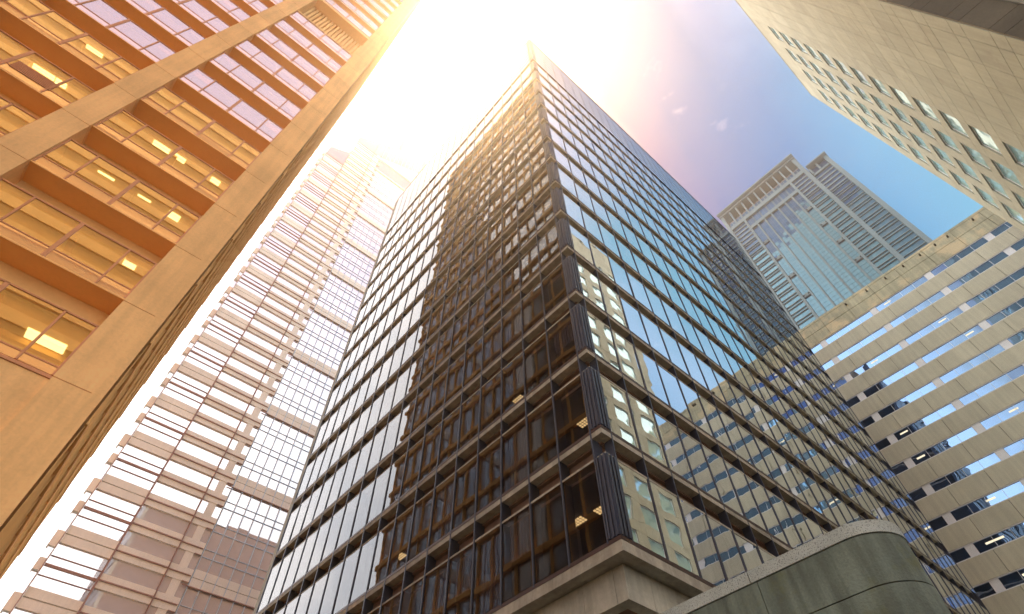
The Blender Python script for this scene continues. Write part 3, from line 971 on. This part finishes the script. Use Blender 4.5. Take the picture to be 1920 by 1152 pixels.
def course(z0, z1, xs):
    for i in range(len(xs) - 1):
        st.append((xs[i] + .018, xs[i + 1] - .018, FY - T, FY, z0 + .018, z1 - .018))
for z in rows:
    zb = z - 2.3
    course(zb, z, xj)
    course(z - 3.415, zb, xj)
    for i, x in enumerate(wx):
        nx = wx[i + 1] if i < 3 else FX1
        st.append((x + 2.36, nx - .0 if i < 3 else FX1, FY - T, FY, zb + .012, z - .012))
        st.append((x + .01, nx - .01, FY - T, FY, z - 3.415 + .012, zb - .012))
        punched_window(x, zb, z)
zt = rows[0]
hh = [zt, zt + 1.115, zt + 3.415, FZ]
for i in range(3):
    course(hh[i], hh[i + 1], xj)
    for j, x in enumerate(wx):
        nx = wx[j + 1] if j < 3 else FX1
        st.append((x + .01, nx - .01, FY - T, FY, hh[i] + .012, hh[i + 1] - .012))
pieces('stone_panel', st, M['stone'], Fb, cap=298)
box('wall_core', (FX0 + .1, FX1 - .1, FY - 20, FY - T - .005, 0, FZ - .1), M['joint'], Fb)
box('roof_edge', (FX0 - .05, FX1 + .05, FY - 20, FY + .04, FZ, FZ + .25), M['stone'], Fb)
# dark return wall, courses line up with the front
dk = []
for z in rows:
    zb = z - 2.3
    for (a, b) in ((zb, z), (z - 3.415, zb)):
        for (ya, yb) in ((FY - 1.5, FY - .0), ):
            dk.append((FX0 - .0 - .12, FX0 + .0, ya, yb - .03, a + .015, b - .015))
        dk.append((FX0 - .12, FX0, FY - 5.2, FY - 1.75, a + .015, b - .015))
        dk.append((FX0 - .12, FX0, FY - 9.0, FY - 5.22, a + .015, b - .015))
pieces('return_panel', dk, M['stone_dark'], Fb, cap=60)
box('corner_strip', (FX0 - .2, FX0, FY - 1.74, FY - 1.51, 0, FZ), M['stone_strip'], Fb)
box('return_core', (FX0 - .01, FX0 + .09, FY - 20, FY - .52, 0, FZ), M['joint'], Fb)
box('end_wall', (FX1 - .02, FX1 + .1, FY - 20, FY - T, 0, FZ), M['stone'], Fb)

# ================================================================ G: near wall with rounded end
GX = 8.0
G = empty('rounded_concrete_wall', (GX, 4, 0), 'mossy green concrete wall with rounded end and speckled granite coping, bottom right foreground', 'wall')
def wall_piece(name, y0, y1, z0, z1, out, m, arc=False, thick=0.45, ext=None):
    """straight length along Y on the face x = GX - out, or the rounded end turning to +X"""
    r = 0.55 + out
    yc = 2.28
    fs = []
    outer, inner = [], []
    if not arc:
        outer = [(GX - out, y0), (GX - out, y1)]
        inner = [(GX + thick, y0), (GX + thick, y1)]
    else:
        n = 36
        for i in range(n + 1):
            t = math.pi * i / n
            outer.append((GX + 0.55 - r * math.cos(t), yc - r * math.sin(t)))
            inner.append((GX + 0.55 - 0.1 * math.cos(t), yc - 0.1 * math.sin(t)))
    return ring_solid(name, outer, inner, z0, z1, m)
def ring_solid(name, outer, inner, z0, z1, m):
    fs = []
    bev = min(0.03, (z1 - z0) * .2)
    n = len(outer)
    for i in range(n - 1):
        a, b, c, d = outer[i], outer[i + 1], inner[i + 1], inner[i]
        fs.append([(*a, z0), (*b, z0), (*b, z1), (*a, z1)])
        fs.append([(*d, z0), (*c, z0), (*c, z1), (*d, z1)])
        fs.append([(*a, z1), (*b, z1), (*c, z1), (*d, z1)])
        fs.append([(*a, z0), (*b, z0), (*c, z0), (*d, z0)])
    for i in (0, n - 1):
        a, d = outer[i], inner[i]
        fs.append([(*a, z0), (*d, z0), (*d, z1), (*a, z1)])
    return polymesh(name, fs, m, G)
courses = [(5.13, 5.765), (3.9, 5.115), (2.6, 3.885), (1.3, 2.585), (0, 1.285)]
ys = [2.25, 3.66, 6.2, 8.2]
for (a, b) in courses:
    wall_piece('wall_block', 0, 0, a, b, 0, M['mossy'], arc=True)
    for i in range(len(ys) - 1):
        wall_piece('wall_block', ys[i] + .006, ys[i + 1] - .006, a, b, 0, M['mossy'])
yc_ = [2.25, 3.75, 5.6, 8.2]
wall_piece('coping_stone', 0, 0, 5.78, 5.955, 0.015, M['granite'], arc=True)
for i in range(3):
    wall_piece('coping_stone', yc_[i] + .006, yc_[i + 1] - .006, 5.78, 5.955, 0.015, M['granite'])
ring_solid('wall_core', [(GX + .03, 8.1), (GX + .03, 2.25), (GX + .3, 1.9)], [(GX + .35, 8.1), (GX + .35, 2.25), (GX + .4, 2.2)], 0, 5.76, M['joint'])

# ================================================================ H: tower across the street, behind the viewer, mirrored in the amber windows
H = empty('ochre_street_tower', (-34, -30, 0), 'plain ochre tower across the street behind the viewer, mirrored in the amber windows', 'office tower')
box('shaft', (-62, -8, -60, -30.2, 0, 112), M['street_ochre'], H)
join('floor_band', [(-62.1, -7.9, -30.2, -30.0, 4 + 3.8 * i, 5.6 + 3.8 * i) for i in range(28)], M['street_ochre2'], H)

if HAZE:
    hb = bpy.data.objects.new('haze', box_mesh('haze', 650, 650, 243, bpy.data.materials.new('haze air')))
    COL.objects.link(hb)
    hb.location = (65, 55, 119.5)
    hb['kind'] = 'stuff'
    hm = hb.data.materials[0]
    hm.use_nodes = True
    hm.node_tree.nodes.clear()
    pv = N(hm.node_tree, 'ShaderNodeVolumePrincipled')
    pv.inputs['Color'].default_value = (1.0, 0.95, 0.92, 1)
    pv.inputs['Density'].default_value = HAZE
    pv.inputs['Anisotropy'].default_value = 0.85
    hm.node_tree.links.new(pv.outputs[0], N(hm.node_tree, 'ShaderNodeOutputMaterial').inputs['Volume'])
